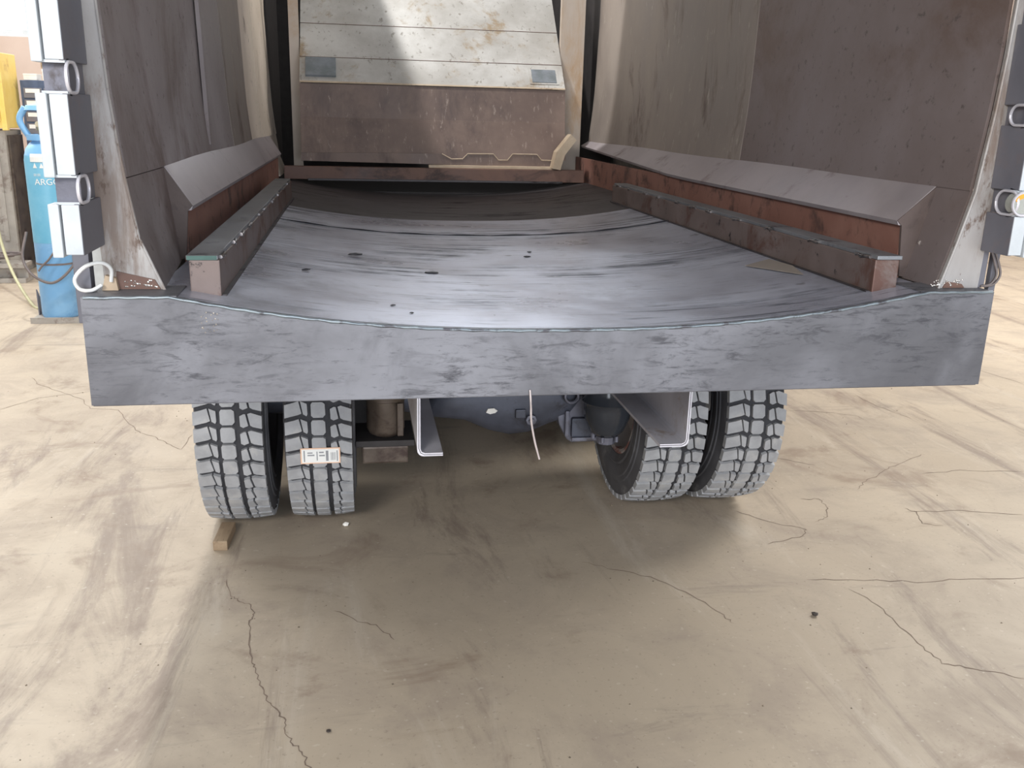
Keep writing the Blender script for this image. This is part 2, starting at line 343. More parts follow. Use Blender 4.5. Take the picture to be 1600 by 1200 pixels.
CR = [
 [(-1.10,0.94),(-1.07,0.81),(-1.04,0.77),(-0.99,0.73),(-0.97,0.67),(-0.98,0.62),(-0.97,0.49),(-0.95,0.35),(-0.93,0.31),(-0.91,0.22),(-0.88,0.14),(-0.85,0.09),(-0.82,0.03),(-0.81,-0.03),(-0.79,-0.08),(-0.76,-0.12),(-0.74,-0.19),(-.72,-.4)],
 [(-0.69,0.65),(-0.60,0.57),(-0.53,0.52),(-0.48,0.43)],
 [(-2.68,3.21),(-2.53,3.43),(-2.27,3.55)],
 [(-2.72,3.91),(-2.61,3.72),(-2.44,3.56),(-2.26,3.37),(-2.17,3.19),(-2.00,3.15),(-1.90,2.91),(-1.80,2.73),(-1.70,2.64),(-1.61,2.52),(-1.52,2.42)],
 [(-1.52,2.42),(-1.50,2.65)],
 [(1.85,1.52),(1.95,1.62),(2.09,1.71),(2.19,1.79),(2.37,1.90),(2.48,1.96)],
 [(2.70,3.07),(2.71,2.82),(2.76,2.68),(2.79,2.55)],
 [(2.07,2.80),(2.35,2.71),(2.48,2.64),(2.48,2.57)],
 [(1.96,1.28),(1.99,1.24),(1.94,1.11),(2.03,1.08)],
 [(1.94,1.24),(2.22,1.23),(2.49,1.15)],
 [(1.63,1.99),(1.74,1.91),(1.80,1.86)],
 [(1.51,1.44),(1.60,1.43),(1.59,1.32),(1.52,1.21),(1.46,1.19)],
 [(1.14,1.34),(1.24,1.21),(1.38,1.11),(1.31,1.04),(1.14,0.99)],
 [(1.16,0.67),(1.34,0.65),(1.59,0.60),(1.78,0.60),(2.06,0.58)],
 [(3.99,3.66),(4.08,3.22)], [(2.31,1.69),(2.55,1.71),(2.88,1.66)],
 [(1.29,0.58),(1.34,0.45),(1.34,0.29),(1.34,0.16),(1.35,0.06),(1.43,0.02),(1.57,-0.06)],
 [(0.30,0.92),(0.42,0.84),(0.57,0.74),(0.66,0.61),(0.72,0.45),(0.74,0.39)],
]
for i, c in enumerate(CR): ribbon(c, .005 if i == 0 else (.004 if i < 2 else .0045), .008 if i else .006, 'crack', 'crack' if i < 2 else 'crack_faint')
g = MB()
for i in range(260):
    x = random.uniform(-3.2, 3.4); y = random.uniform(-.5, 4.2); r = random.uniform(.0018, .0045)
    if i % 40 == 0: r *= 1.6
    vs = [(x+r*math.cos(a+i)*random.uniform(.7, 1.3), y+r*math.sin(a+i)*random.uniform(.7, 1.3), 0) for a in (0, 1.6, 3.1, 4.7)]
    g.add(vs+[(x, y, r*.9)], [(0, 1, 4), (1, 2, 4), (2, 3, 4), (3, 0, 4)])
tag(g.build('grit', 'grit'), 'fine brown grit scattered over the concrete floor', 'grit', kind='stuff')

# ------------------------------------------------------------------ the truck
T = empty('garbage_truck')
tag(T, 'white refuse truck seen from behind with open rusty body and new bare steel sill', 'truck')

# side profiles (z -> |x| of the inner skin) at the jamb
PR = [(1.283, 1.12), (1.42, 1.157), (1.567, 1.192), (1.78, 1.212), (1.94, 1.221), (2.4, 1.232), (2.8, 1.232), (3.25, 1.20)]
PL = [(1.276, 1.075), (1.42, 1.131), (1.6, 1.157), (1.71, 1.168), (1.84, 1.178), (1.98, 1.182), (2.4, 1.20), (2.8, 1.20), (3.25, 1.18)]
OR = [(1.283, 1.246), (1.57, 1.254), (1.88, 1.274), (2.3, 1.28), (3.25, 1.28)]
OL = [(1.276, 1.222), (1.42, 1.226), (1.6, 1.232), (1.84, 1.236), (1.98, 1.24), (3.25, 1.26)]
ZS = [1.283, 1.35, 1.42, 1.5, 1.567, 1.65, 1.78, 1.94, 2.15, 2.4, 2.8, 3.25]

# body shell: outer sides, roof, front wall
sh = MB()
sh.box(-1.30, -1.262, .3, 7.0, 1.0, 3.3); sh.box(1.285, 1.325, .3, 7.0, 1.0, 3.3); sh.box(-1.262, 1.285, .12, 3.9, 3.26, 3.34); sh.box(-1.262, -.61, 3.9, 7.0, 3.26, 3.34); sh.box(1.15, 1.285, 3.9, 7.0, 3.26, 3.34); sh.box(-.61, 1.15, 6.7, 7.0, 3.26, 3.34); sh.box(-1.262, 1.285, 6.9, 7.0, 1.0, 3.26)
sh.build('body_shell', 'shell_white', T)
# subframe under the body
ub = MB(); ub.box(-1.2, 1.2, .14, 6.9, 1.03, 1.10)
for y in (1.0, 2.2, 3.4, 4.6, 5.8): ub.box(-1.15, 1.15, y, y+.1, .94, 1.03)
for x in (-.46, .40): ub.box(x, x+.07, 1.3, 6.9, .70, 1.03)
ub.build('subframe', 'underside', T)

# floor plates of the trough
xs = [-1.10+2.20*i/44 for i in range(45)]
def bed(y0, y1, name, mat, dz=0, xr=1.0):
    rows = [[(x*xr, y, zf(x*xr)+dz) for x in xs] for y in (y0, y1)]
    return MB().sheet(rows, (0, 0, -.012)).build(name, mat, T, smooth=40)
bed(.016, 1.985, 'floor_plate', 'bed_steel')
bed(1.989, 2.62, 'floor_plate', 'bed_steel')
bed(2.624, 4.36, 'floor_plate', 'dark_shaded_steel', -.004)  # packer panel's shadow on the bed, painted as a darker plate
mb = MB(); mb.tube([(x, 1.987, zf(x)++.0005) for x in xs], [.0045+.002*math.sin(i*1.3) for i in range(45)], 6); mb.build('weld_seam', 'scrap', T)

# rear sill: bent plate with the trough cut out of its top
sl = MB(); xs2 = [-1.257]+[-1.045+2.09*i/60 for i in range(61)]+[1.257]
top = [(x, (1.285 if abs(x) > 1.04 else zf(x))) for x in xs2]
bot = [(x, 1.004) for x in xs2]
n = len(xs2); vs = []
for y in (0.0, .012):
    vs += [(x, y, z) for x, z in top]+[(x, y, z) for x, z in bot]
fs = []
for i in range(n-1):
    fs += [(i, i+1, n+i+1, n+i), (2*n+i, 3*n+i, 3*n+i+1, 2*n+i+1), (i, 2*n+i, 2*n+i+1, i+1), (n+i, n+i+1, 3*n+i+1, 3*n+i)]
fs += [(0, n, 3*n, 2*n), (n-1, 3*n-1, 4*n-1, 2*n-1)]
sl.add(vs, fs)
sill = sl.build('sill', 'sill_steel', T)
MB().box(-1.257, 1.257, .010, .13, .998, 1.010, .003).build('bottom_flange', 'sill_steel', sill)
MB().box(-1.257, -1.03, .010, .16, 1.277, 1.286, .002).build('top_flange', 'sill_steel', sill)
MB().box(1.03, 1.257, .010, .16, 1.277, 1.286, .002).build('top_flange', 'sill_steel', sill)
for x in (-1.257, 1.247): MB().box(x, x+.010, .012, .13, 1.010, 1.277).build('end_plate', 'sill_steel', sill)
bead = []
for i in range(150):
    x = -1.25+2.5*i/149; z = 1.284 if abs(x) > 1.045 else zf(x)-.004
    bead.append((x, -.001, z+.0009*math.sin(i*1.7)))
wb = MB(); wb.tube(bead, [.0042+.0011*math.sin(i*.9)*random.random() for i in range(150)], 8)
tag(wb.build('weld_bead', 'weld_blue', sill, smooth=60), 'pale blue weld bead along the curved top edge')
sp = MB()
for k in range(26):
    x = -.955+.018*math.sin(k*.9)+random.uniform(-.006, .006); z = 1.245-.045*k/26*1.2; r = random.uniform(.001, .0024)
    sp.lathe([(-.001, .0001), (0, r), (.001, .0001)], 6, 'Y', (x, -.0008, z))
tag(sp.build('spatter', 'spatter', sill, ), kind='stuff')

# guide rails: tube with a plate on top, stitch welds
for sx, y0 in ((-1, .11), (1, .11)):
    a, c = (.934, 1.012)
    z = lambda x, y: 1.276
    r = MB(); x0, x1 = sorted((sx*a, sx*c)); r.box(x0, x1, y0, 3.04, 1.255, 1.362, .004)
    rl = r.build('guide_rail', 'rail', T)
    p = MB(); x0, x1 = sorted((sx*(a+.004), sx*(c+.006))); p.box(x0, x1, y0-.003, 3.02, 1.362, 1.374, .002)
    pl = p.build('top_plate', 'rail_plate', rl)
    if sx < 0: tag(MB().box(x0+.002, x1-.002, y0-.006, y0-.0028, 1.3625, 1.3735).build('plate_end', 'plate_edge', rl), 'dark green sawn end of the top plate')
    wd = MB()
    y = y0+.03
    while y < 2.95:
        L = random.uniform(.04, .1); wd.tube([(sx*(a+.001), y+L*u/5, 1.364+random.uniform(-.003, .003)) for u in range(6)], [random.uniform(.004, .0075) for _ in range(6)], 6)
        y += L+random.uniform(.12, .3)
    tag(wd.build('stitch_weld', 'weld', rl, smooth=60), kind='stuff')
    # toe strip along the foot of the rail
    x0, x1 = sorted((sx*(a-.012), sx*(a+.002))); MB().box(x0, x1, y0+.01, 3.04, 1.245, 1.268).build('foot_weld', 'dark_shaded_steel', rl)

# side walls
def side(sx, prof, yj, y_ledge, mats, seams, y_end, lipfn):
    kz = 1.567 if sx > 0 else 1.57
    kx = interp(prof, kz)
    zz = [kz]+[z for z in ZS if z > kz+.02]
    # backing web + ledge (main mesh of the wall)
    m = MB(); rows = []
    ys = [y_ledge+(y_end-y_ledge)*i/14 for i in range(15)]
    secs = []
    for y in ys:
        lx, lz = lipfn(y)
        secs.append([(sx*(kx+.010), y, kz+.008), (sx*(kx-.004), y, kz), (sx*lx, y, lz), (sx*(lx+.006), y, lz-.014), (sx*(lx+.028), y, lz-.016), (sx*(kx+.01), y, kz-.05)])
    k = len(secs[0]); vs = [q for s_ in secs for q in s_]; fs = [tuple(range(k)), tuple((len(ys)-1)*k+i for i in range(k))[::-1]]
    for i in range(len(ys)-1):
        for j in range(k): fs.append((i*k+j, i*k+(j+1) % k, (i+1)*k+(j+1) % k, (i+1)*k+j))
    m.add(vs, fs)
    wall = m.build('side_wall', 'ledge', T, smooth=30)
    # web below the lip
    x0, x1 = sorted((sx*1.098, sx*1.112)); MB().box(x0, x1, y_ledge+.01, y_end, 1.262, 1.452).build('web_plate', 'rust', wall)
    # skirt at the mouth, below the kink
    sk = lambda z, u: interp(prof, z)*(1-u)+max(interp(prof, z), 1.120+(z-1.283)*(kx-1.120)/(kz-1.283))*u
    rows = [[(sx*sk(z, u), yj+(y_ledge+.004-yj)*u, z) for z in ZS[:5]] for u in (0, .5, 1)]
    MB().sheet(rows, (sx*.012, 0, 0)).build('mouth_skirt', mats[0], wall, smooth=40)
    # end gusset of the ledge
    lx, lz = lipfn(y_ledge)
    poly = [(sx*(kx), kz), (sx*(lx), lz), (sx*(lx+.016), lz-.016), (sx*(lx+.030), 1.29), (sx*(sk(1.29, 1)+.008), 1.285)]
    MB().prism(poly, lambda x, z: (x, y_ledge-.004, z), lambda x, z: (x, y_ledge+.006, z)).build('end_gusset', 'gusset', wall)
    # liner panels
    for i, (a, c) in enumerate(zip(seams, seams[1:])):
        rows = []
        for u in range(7):
            y = a+.002+(c-a-.004)*u/6
            dx = [0]*len(zz)
            rows.append([(sx*(interp(prof, z)-.001*(i % 2)+.004*math.sin(3.1*y+z*2.2)), y, z) for z in zz])
        MB().sheet(rows, (sx*.011, 0, 0)).build('wall_panel', mats[i], wall, smooth=40)
    # backing so that the joints stay dark, and the return at the far end
    x0, x1 = sorted((sx*(kx+.066), sx*(kx+.074))); MB().box(x0, x1, yj+.05, y_end-.01, kz, 3.2).build('backing', 'underside', wall)
    return wall
lipR = lambda y: (1.075+max(0, y-2.4)*.026, 1.462+max(0, y-2.4)*.032)
lipL = lambda y: (1.075, 1.452)
wr = side(1, PR, .09, .255, ['wall_brown', 'wall_grey', 'wall_grey'], [.09, 1.80, 3.02, 4.72], 4.72, lipR)
wl = side(-1, PL, .13, .62, ['wall_dark', 'wall_grey', 'wall_tan', 'wall_tan'], [.13, 2.35, 3.25, 3.85, 4.95], 4.3, lipL)
# lower tail of the left wall past the ledge
tail = MB(); rows = [[(-interp(PL, z)-.004, y, z) for z in (1.3, 1.42, 1.5, 1.57)] for y in (4.31, 4.95)]
tail.sheet(rows, (-.01, 0, 0)).build('wall_tail', 'wall_tan', wl)
# bolt on the right gusset
bt = MB(); bt.lathe([(0, .0001), (0, .009), (.006, .009), (.008, .0001)], 8, 'Y', (1.155, .235, 1.395)); tag(bt.build('bolt', 'spatter', wr), 'small bright bolt head')
# raised rib on the left wall
MB().prism([(0, 0), (.05, .0), (.04, .014), (.01, .014)], lambda u, d: (-1.168+d, 1.62+u, 1.6), lambda u, d: (-1.205+d, 1.62+u, 3.2)).build('wall_rib', 'wall_dark', wl)

# rear jambs of the body
def jamb(sx, inner, outer, y0):
    zs = ZS; m = MB(); rows = []
    a = [(sx*(interp(inner, z)-.002), y0, z) for z in zs]; c = [(sx*interp(outer, z), y0, z) for z in zs]
    m.sheet([a, c], (0, .014, 0)); return m.build('door_jamb', 'jamb', T)
jr = jamb(1, PR, OR, .062); jl = jamb(-1, PL, OL, .104)
for j, sx, inner, y0 in ((jr, 1, PR, .06), (jl, -1, PL, .102)):
    pts = [(sx*(interp(inner, z)-.003), y0-.001, z) for z in ZS]
    MB().tube(pts, .004, 6).build('edge_weld', 'jamb', j, smooth=60)
    sp = MB()
    for k in range(38):
        u = random.random(); x = sx*(1.09+.10*u)+random.uniform(-.004, .004); z = 1.292+.018*(u if k % 2 else random.random()); r = random.uniform(.0012, .003)
        sp.lathe([(-.001, .0001), (0, r), (.001, .0001)], 6, 'Y', (x, y0-.002, z))
    tag(sp.build('spatter', 'spatter', j), kind='stuff')
# rusty burnt strip at the foot of the jambs
MB().prism([(-1.195, 1.287), (-1.085, 1.287), (-1.098, 1.312), (-1.19, 1.334)], lambda x, z: (x, .100, z), lambda x, z: (x, .1035, z)).build('burnt_strip', 'rust_dark', jl)
MB().prism([(1.130, 1.287), (1.20, 1.287), (1.19, 1.298), (1.14, 1.306)], lambda x, z: (x, .058, z), lambda x, z: (x, .0615, z)).build('burnt_strip', 'rust_dark', jr)

# hinge side bars with notches that hold oval lamps
def rrect(cx, cz, hw, hz, n=6):
    out = []
    r = min(hw, hz)
    for (sx, sz, a0) in ((1, 1, 0), (-1, 1, PI/2), (-1, -1, PI), (1, -1, 1.5*PI)):
        for k in range(n+1):
            a = a0+PI/2*k/n; out.append((cx+sx*(hw-r)+r*math.cos(a), cz+sz*(hz-r)+r*math.sin(a)))
    return out
def bar(sx, xi, ya, yb, segs, lamps):
    base = MB(); x0, x1 = sorted((sx*(xi+.012), sx*(xi+.020)))
    base.box(x0, x1, ya+.03, yb, segs[-1][0], segs[0][1])
    bo = base.build('side_bar', 'dark_paint', T)
    for (z0, z1) in segs:
        x0, x1 = sorted((sx*xi, sx*(xi+.012))); MB().box(x0, x1, ya+.002, yb, z0, z1, .002).build('inner_face', 'dark_paint', bo)
        x0, x1 = sorted((sx*(xi+.001), sx*(xi+.040))); MB().box(x0, x1, ya, ya+.012, z0+.002, z1-.002, .002).build('rear_face', 'white_paint', bo)
        x0, x1 = sorted((sx*(xi+.044), sx*(xi+.068))); MB().box(x0, x1, ya-.006, ya+.05, z0-.004, z1, .003).build('rear_lip', 'white_paint', bo)
    for (zc, hz) in lamps:
        # dished bracket in the notch
        m = MB(); m.box(min(sx*xi, sx*(xi+.055)), max(sx*xi, sx*(xi+.055)), ya+.028, ya+.036, zc-hz, zc+hz)
        nb = m.build('lamp_bracket', 'cast_grey', bo)
        loop = [(sx*(xi-.004), ya+.022+u, z) for u, z in rrect(.014, zc, .046, hz*.9)]
        MB().tube(loop, .0042, 6, closed=True).build('bracket_loop', 'bright_edge', nb, smooth=60)
        for s in (1, -1): MB().prism([(0, 0), (.055, 0), (.055, .006), (0, .006)], lambda x, z: (sx*(xi+x), ya+.004, zc+s*hz*.82+z*s), lambda x, z: (sx*(xi+x), ya+.036, zc+s*hz*.95+z*s)).build('bracket_flange', 'white_paint', nb)
    return bo
bl = bar(-1, 1.212, -.09, .102, [(1.402, 1.522), (1.586, 1.768), (1.838, 2.02), (2.09, 2.6)], [(1.554, .034), (1.803, .037)])
br = bar(1, 1.234, -.060, .061, [(1.398, 1.510), (1.578, 1.752), (1.808, 2.02), (2.09, 2.6)], [(1.544, .036), (1.78, .03)])
# oval marker lamp in the lower notch of the right bar
lm = MB(); pts = rrect(0, 0, .034, .030, 6)
lm.prism(pts, lambda u, z: (1.250+u, -.068, 1.544+z), lambda u, z: (1.250+u, -.035, 1.544+z)); lo = lm.build('marker_lamp', 'lens', br, smooth=50)
MB().tube([(1.250+u, -.068, 1.544+z) for u, z in rrect(0, 0, .035, .031, 6)], .004, 6, True).build('lamp_ring', 'bright_edge', lo, smooth=60)
am = MB(); am.prism([(-.03, .01), (-.022, .022), (-.008, .029), (.006, .029), (.0, .018), (-.014, .012), (-.022, .004)], lambda u, z: (1.250+u, -.0695, 1.544+z), lambda u, z: (1.250+u, -.067, 1.544+z))
tag(am.build('amber_lens', 'amber', lo), 'amber edge of the lamp lens')
# posts and cables under the bars
MB().box(-1.292, -1.252, .09, .13, 1.20, 1.402, .003).build('corner_post', 'dark_paint', T)
MB().box(1.240, 1.268, .064, .092, 1.286, 1.40, .003).build('corner_post', 'dark_paint', T)
MB().box(1.296, 1.318, .08, .10, 1.27, 1.40, .003).build('corner_post', 'dark_paint', T)
lp = curve([(-1.20, .078, 1.312), (-1.196, .07, 1.345), (-1.215, .06, 1.362), (-1.25, .05, 1.355), (-1.278, .048, 1.325), (-1.272, .055, 1.297), (-1.245, .06, 1.292), (-1.222, .07, 1.304)], 6)
tag(MB().tube(lp, .005, 8).build('cable_loop', 'hose_white', T, smooth=60), 'white cable loop at the foot of the side bar')
MB().prism([(-1.226, 1.287), (-1.186, 1.287), (-1.190, 1.318), (-1.215, 1.326)], lambda x, z: (x, .084, z), lambda x, z: (x, .1025, z)).build('tan_block', 'tan_block', T)
for dx in (0, .012):
    lp = curve([(1.275+dx, .07, 1.40), (1.290+dx, .062, 1.36), (1.300+dx, .06, 1.325), (1.285+dx, .06, 1.298), (1.255+dx, .062, 1.290)], 6)
    MB().tube(lp, .004, 6).build('cable_loop', 'hose_brown', T, smooth=60)

# packer panel at the back of the body
ej = MB(); W = .945
ej.sheet([[(-W, 4.40, 1.435), (W, 4.40, 1.435)], [(-W, 4.47, 1.70), (W, 4.47, 1.70)], [(-W, 4.5, 1.925), (W, 4.5, 1.925)]], (0, .02, 0))
pp = ej.build('packer_panel', 'panel_brown', T)
up_ = MB(); up_.sheet([[(-W, 4.498, 1.93), (W, 4.498, 1.93)], [(-W, 5.10, 2.60), (W, 5.10, 2.60)], [(-W, 5.5, 3.05), (W, 5.5, 3.05)]], (0, .02, 0))
tag(up_.build('upper_plate', 'panel_grey', pp), 'light grey sloping upper plate with brown stains')
def onup(u): return 4.498+(.602*u), 1.93+.67*u
def slab(x0, x1, u0, u1, th, name, mat, par):
    (ya, za), (yb, zb) = onup(u0), onup(u1); nrm = Vector((0, -.67, .602)).normalized()*th
    q = [(x0, ya, za), (x1, ya, za), (x1, yb, zb), (x0, yb, zb)]
    return MB().add(q+[tuple(Vector(p)+nrm) for p in q], [(0, 3, 2, 1), (4, 5, 6, 7), (0, 1, 5, 4), (1, 2, 6, 5), (2, 3, 7, 6), (3, 0, 4, 7)]).build(name, mat, par)
slab(-.905, -.695, .06, .245, .018, 'hatch_plate', 'hatch_steel', pp)
h2 = slab(.69, .905, .05, .215, .006, 'hatch_frame', 'panel_grey', pp); slab(.708, .887, .065, .20, .010, 'hatch_plate', 'hatch_steel', pp)
slab(-W, W, -.002, .012, .006, 'fold_weld', 'tan_metal', pp)
for u in (.262, .62): slab(-W, W, u, u+.004, .003, 'plate_joint', 'panel_brown', pp)
# toothed lip along its foot
tooth = [(-W, 1.405), (.90, 1.385), (.90, 1.436), (.761, 1.436), (.726, 1.476), (.547, 1.476), (.51, 1.432), (.445, 1.432), (.406, 1.474), (.22, 1.472), (.184, 1.436), (.105, 1.434), (.036, 1.469), (-.3, 1.467), (-W, 1.46)]
MB().prism(tooth, lambda x, z: (x, 4.37, z), lambda x, z: (x, 4.392, z)).build('toothed_lip', 'panel_brown', pp)
MB().tube([(x, 4.369, z) for x, z in tooth[2:13]], .004, 6).build('lip_edge', 'tan_metal', pp)
MB().box(-.06, .87, 4.33, 4.375, 1.372, 1.392, .003).build('tan_strip', 'tan_metal', pp)
MB().prism([(.82, 1.385), (.875, 1.375), (.905, 1.48), (.985, 1.585), (.945, 1.625), (.845, 1.50)], lambda x, z: (x, 4.24, z), lambda x, z: (x, 4.36, z)).build('corner_bracket', 'tan_metal', pp)
cm = MB(); cm.box(-1.06, 1.06, 4.28, 4.36, 1.285, 1.372, .004); cb = cm.build('cross_bar', 'rust_dark', T)
MB().box(-.9, .9, 4.262, 4.283, 1.278, 1.292, .002).build('bar_flange', 'dark_shaded_steel', cb)
# front columns and the dark gap beside the packer
for sx in (-1, 1):
    m = MB(); x0, x1 = sorted((sx*.952, sx*(1.132 if sx > 0 else 1.02))); m.box(x0, x1, 4.75, 4.80, 1.3, 3.2); m.build('front_column', 'column_tan', T)
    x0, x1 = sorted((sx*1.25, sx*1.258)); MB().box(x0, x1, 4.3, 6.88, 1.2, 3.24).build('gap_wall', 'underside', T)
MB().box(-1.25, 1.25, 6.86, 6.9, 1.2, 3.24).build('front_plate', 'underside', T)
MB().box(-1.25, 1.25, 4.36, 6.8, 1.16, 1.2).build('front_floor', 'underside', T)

# chassis tail brackets (L profiles)
def Lbr(sx, xv, foot, y0, y1, z0, z1):
    t_ = .011; r = .022
    # outer contour of the bent section in x (towards the middle) and z
    sec = [(0, z1), (0, z0+r)]+[(r-r*math.cos(a), z0+r-r*math.sin(a)) for a in (PI/8, PI/4, 3*PI/8)]+[(r, z0), (foot, z0), (foot, z0+t_), (r+.004, z0+t_), (t_+.004, z0+t_+.005), (t_, z0+r+.004), (t_, z1)]
    o = MB().prism(sec, lambda x, z: (xv+sx*x, y0, z), lambda x, z: (xv+sx*x, y1, z)).build('chassis_tail', 'frame_steel', T)
    edge = MB(); sec2 = [(x, z) for x, z in sec]
    edge.prism(sec2, lambda x, z: (xv+sx*x, y0-.002, z), lambda x, z: (xv+sx*x, y0+.0005, z)); tag(edge.build('cut_edge', 'bright_edge', o), 'bright freshly cut end edge')
    gr = MB(); mid = [(t_*.5, z1), (t_*.5, z0+r+.006), (t_*.5+.006, z0+.012), (r+.002, z0+t_*.5), (foot, z0+t_*.5)]
    gr.tube([(xv+sx*x, y0-.002, z) for x, z in mid], .0013, 5); gr.build('edge_line', 'scrap', o)
Lbr(1, -.394, .086, .5, 1.9, .645, 1.0)
Lbr(-1, .552, .104, .5, 1.9, .648, 1.0)

# axle with banjo housing
ax = MB(); ax.lathe([(-1.0, .001), (-1.0, .062), (-.42, .066), (-.26, .085), (.44, .085), (.60, .066), (1.0, .062), (1.0, .001)], 24, 'X', (0, 1.61, .515))
axo = ax.build('rear_axle', 'axle_paint', T, smooth=50)
bz = MB(); prof = []
for k in range(40):
    a = 2*PI*k/40; prof.append((.085+.24*math.cos(a)*(1 if abs(math.cos(a)) < .8 else 1.12), .56+.185*math.sin(a)))
bz.prism(prof, lambda x, z: (x, 1.47, z), lambda x, z: (x, 1.75, z))
cx = [(-.30, .475), (-.27, .56), (-.2, .66), (.085, .745), (.37, .66), (.46, .55), (.40, .47), (.26, .425), (.16, .385), (.075, .376), (-.02, .40), (-.13, .452)]
cc = [Vector((x, 0, z)) for x, z in cx]; ctr = Vector((.08, 0, .55)); m = MB(); rings = []
for (y, s) in ((1.60, 1.03), (1.45, 1.0), (1.415, .93), (1.39, .72), (1.38, .35)): rings.append([(ctr+(q-ctr)*s)+Vector((0, y, 0)) for q in cc])
vs = [p[:] for g_ in rings for p in g_]; k = len(cc); fs = [(i*k+j, i*k+(j+1) % k, (i+1)*k+(j+1) % k, (i+1)*k+j) for i in range(4) for j in range(k)]+[tuple(4*k+j for j in range(k))]
m.add(vs, fs); bo = m.build('banjo_cover', 'axle_paint', axo, smooth=60)
m = MB(); m.lathe([(-.02, .0001), (-.02, .011), (-.008, .013), (-.006, .024), (.01, .026)], 8, 'Y', (.16, 1.372, .466)); m.build('drain_plug', 'cast_grey', bo)
m = MB(); m.box(.09, .135, 1.366, 1.39, .475, .515, .004); m.build('casting_pad', 'axle_paint', bo)
m = MB(); m.prism([(-.03, .505), (-.012, .498), (.01, .503), (.02, .512), (.004, .524), (-.022, .522)], lambda x, z: (x-.01, 1.370, z), lambda x, z: (x-.01, 1.392, z)); tag(m.build('paint_mark', 'chip_white', bo), 'small chalky paint mark')

# suspension: rusty brake can at left, black air spring and casting at right
def canister(x, y, z0, z1, r, mat, name):
    m = MB(); h = z1-z0
    m.lathe([(z0, .001), (z0, r*.62), (z0+.012, r*.88), (z0+.03, r), (z1-.05, r), (z1-.045, r*1.14), (z1-.028, r*1.14), (z1-.022, r*.98), (z1, r*.95), (z1, .001)], 24, 'Z', (x, y, 0))
    return m.build(name, mat, T, smooth=40)
c1 = canister(-.475, 1.28, .455, .66, .078, 'can_rust', 'brake_chamber')
MB().box(-.43, -.405, 1.20, 1.212, .47, .61, .003).build('clamp_strap', 'can_rust', c1)
MB().box(-.575, -.385, 1.22, 1.42, .345, .42, .008).build('spring_seat', 'can_rust', T)
MB().box(-.60, -.36, 1.20, 1.46, .425, .452, .004).build('seat_plate', 'underside', T)
m = MB(); m.lathe([(.42, .001), (.42, .05), (.445, .075), (.50, .098), (.545, .105), (.57, .105), (.578, .112), (.586, .105), (.62, .09), (.70, .085), (.70, .001)], 28, 'Z', (.475, 1.28, 0))
a1 = m.build('air_spring', 'black_metal', T, smooth=50)
m = MB(); m.lathe([(.385, .001), (.385, .04), (.425, .045), (.425, .001)], 12, 'Z', (.475, 1.28, 0)); m.build('piston_foot', 'cast_grey', a1)
for k in range(5):
    a = k*2*PI/5+.4; m = MB(); m.lathe([(.40, .001), (.40, .009), (.425, .009)], 6, 'Z', (.475+.055*math.cos(a), 1.28+.055*math.sin(a), 0)); m.build('bolt', 'cast_grey', a1)
MB().box(-.70, -.41, 1.44, 1.48, .36, .80).build('dark_backdrop', 'underside', T)  # unseen dark plate, added as backdrop to darken behind the brake chamber
cpoly = [(.30, .52), (.285, .47), (.292, .43), (.33, .36), (.352, .345), (.47, .345), (.50, .38), (.50, .46), (.44, .56), (.36, .57)]
cs = MB(); cs.prism(cpoly, lambda x, z: (x, 1.40, z), lambda x, z: (x, 1.52, z)); co = cs.build('spring_bracket', 'cast_grey', T, bevel=.006)
MB().box(.345, .47, 1.375, 1.402, .375, .465, .008).build('bracket_recess', 'axle_paint', co)
MB().box(.315, .335, 1.375, 1.402, .38, .50, .006).build('bracket_rib', 'cast_grey', co)
MB().box(.345, .47, 1.365, 1.378, .36, .378, .004).build('bracket_rib', 'cast_grey', co)
m = MB(); m.tube([(.335+.03*math.cos(a), 1.36, .575+.03*math.sin(a)) for a in [2*PI*k/14 for k in range(14)]], .008, 6, True); m.build('eye_ring', 'cast_grey', co, smooth=60)
MB().box(-1.0, 1.0, 3.0, 3.1, .62, .9).build('cross_member', 'underside', T)
m = MB(); m.lathe([(3.6, .001), (3.6, .24), (3.63, .27), (5.3, .27), (5.33, .24), (5.33, .001)], 24, 'Y', (-.86, 0, .50)); m.build('tank_occluder', 'underside', T, smooth=40)  # unseen tank shape, added to block light under the left side
MB().lathe([(-1.0, .001), (-1.0, .075), (1.0, .075), (1.0, .001)], 16, 'X', (0, 2.95, .52)).build('axle_occluder', 'underside', T)  # unseen tandem axle, added with its wheels to block light underneath
MB().box(-.52, .10, 3.3, 4.6, .10, .80, .05).build('case_occluder', 'underside', T)  # unseen case shape, added to darken the space beyond the axle
MB().box(.62, 1.12, 3.6, 5.2, .25, .85, .03).build('box_occluder', 'underside', T)  # unseen box shape, added to block light under the right side

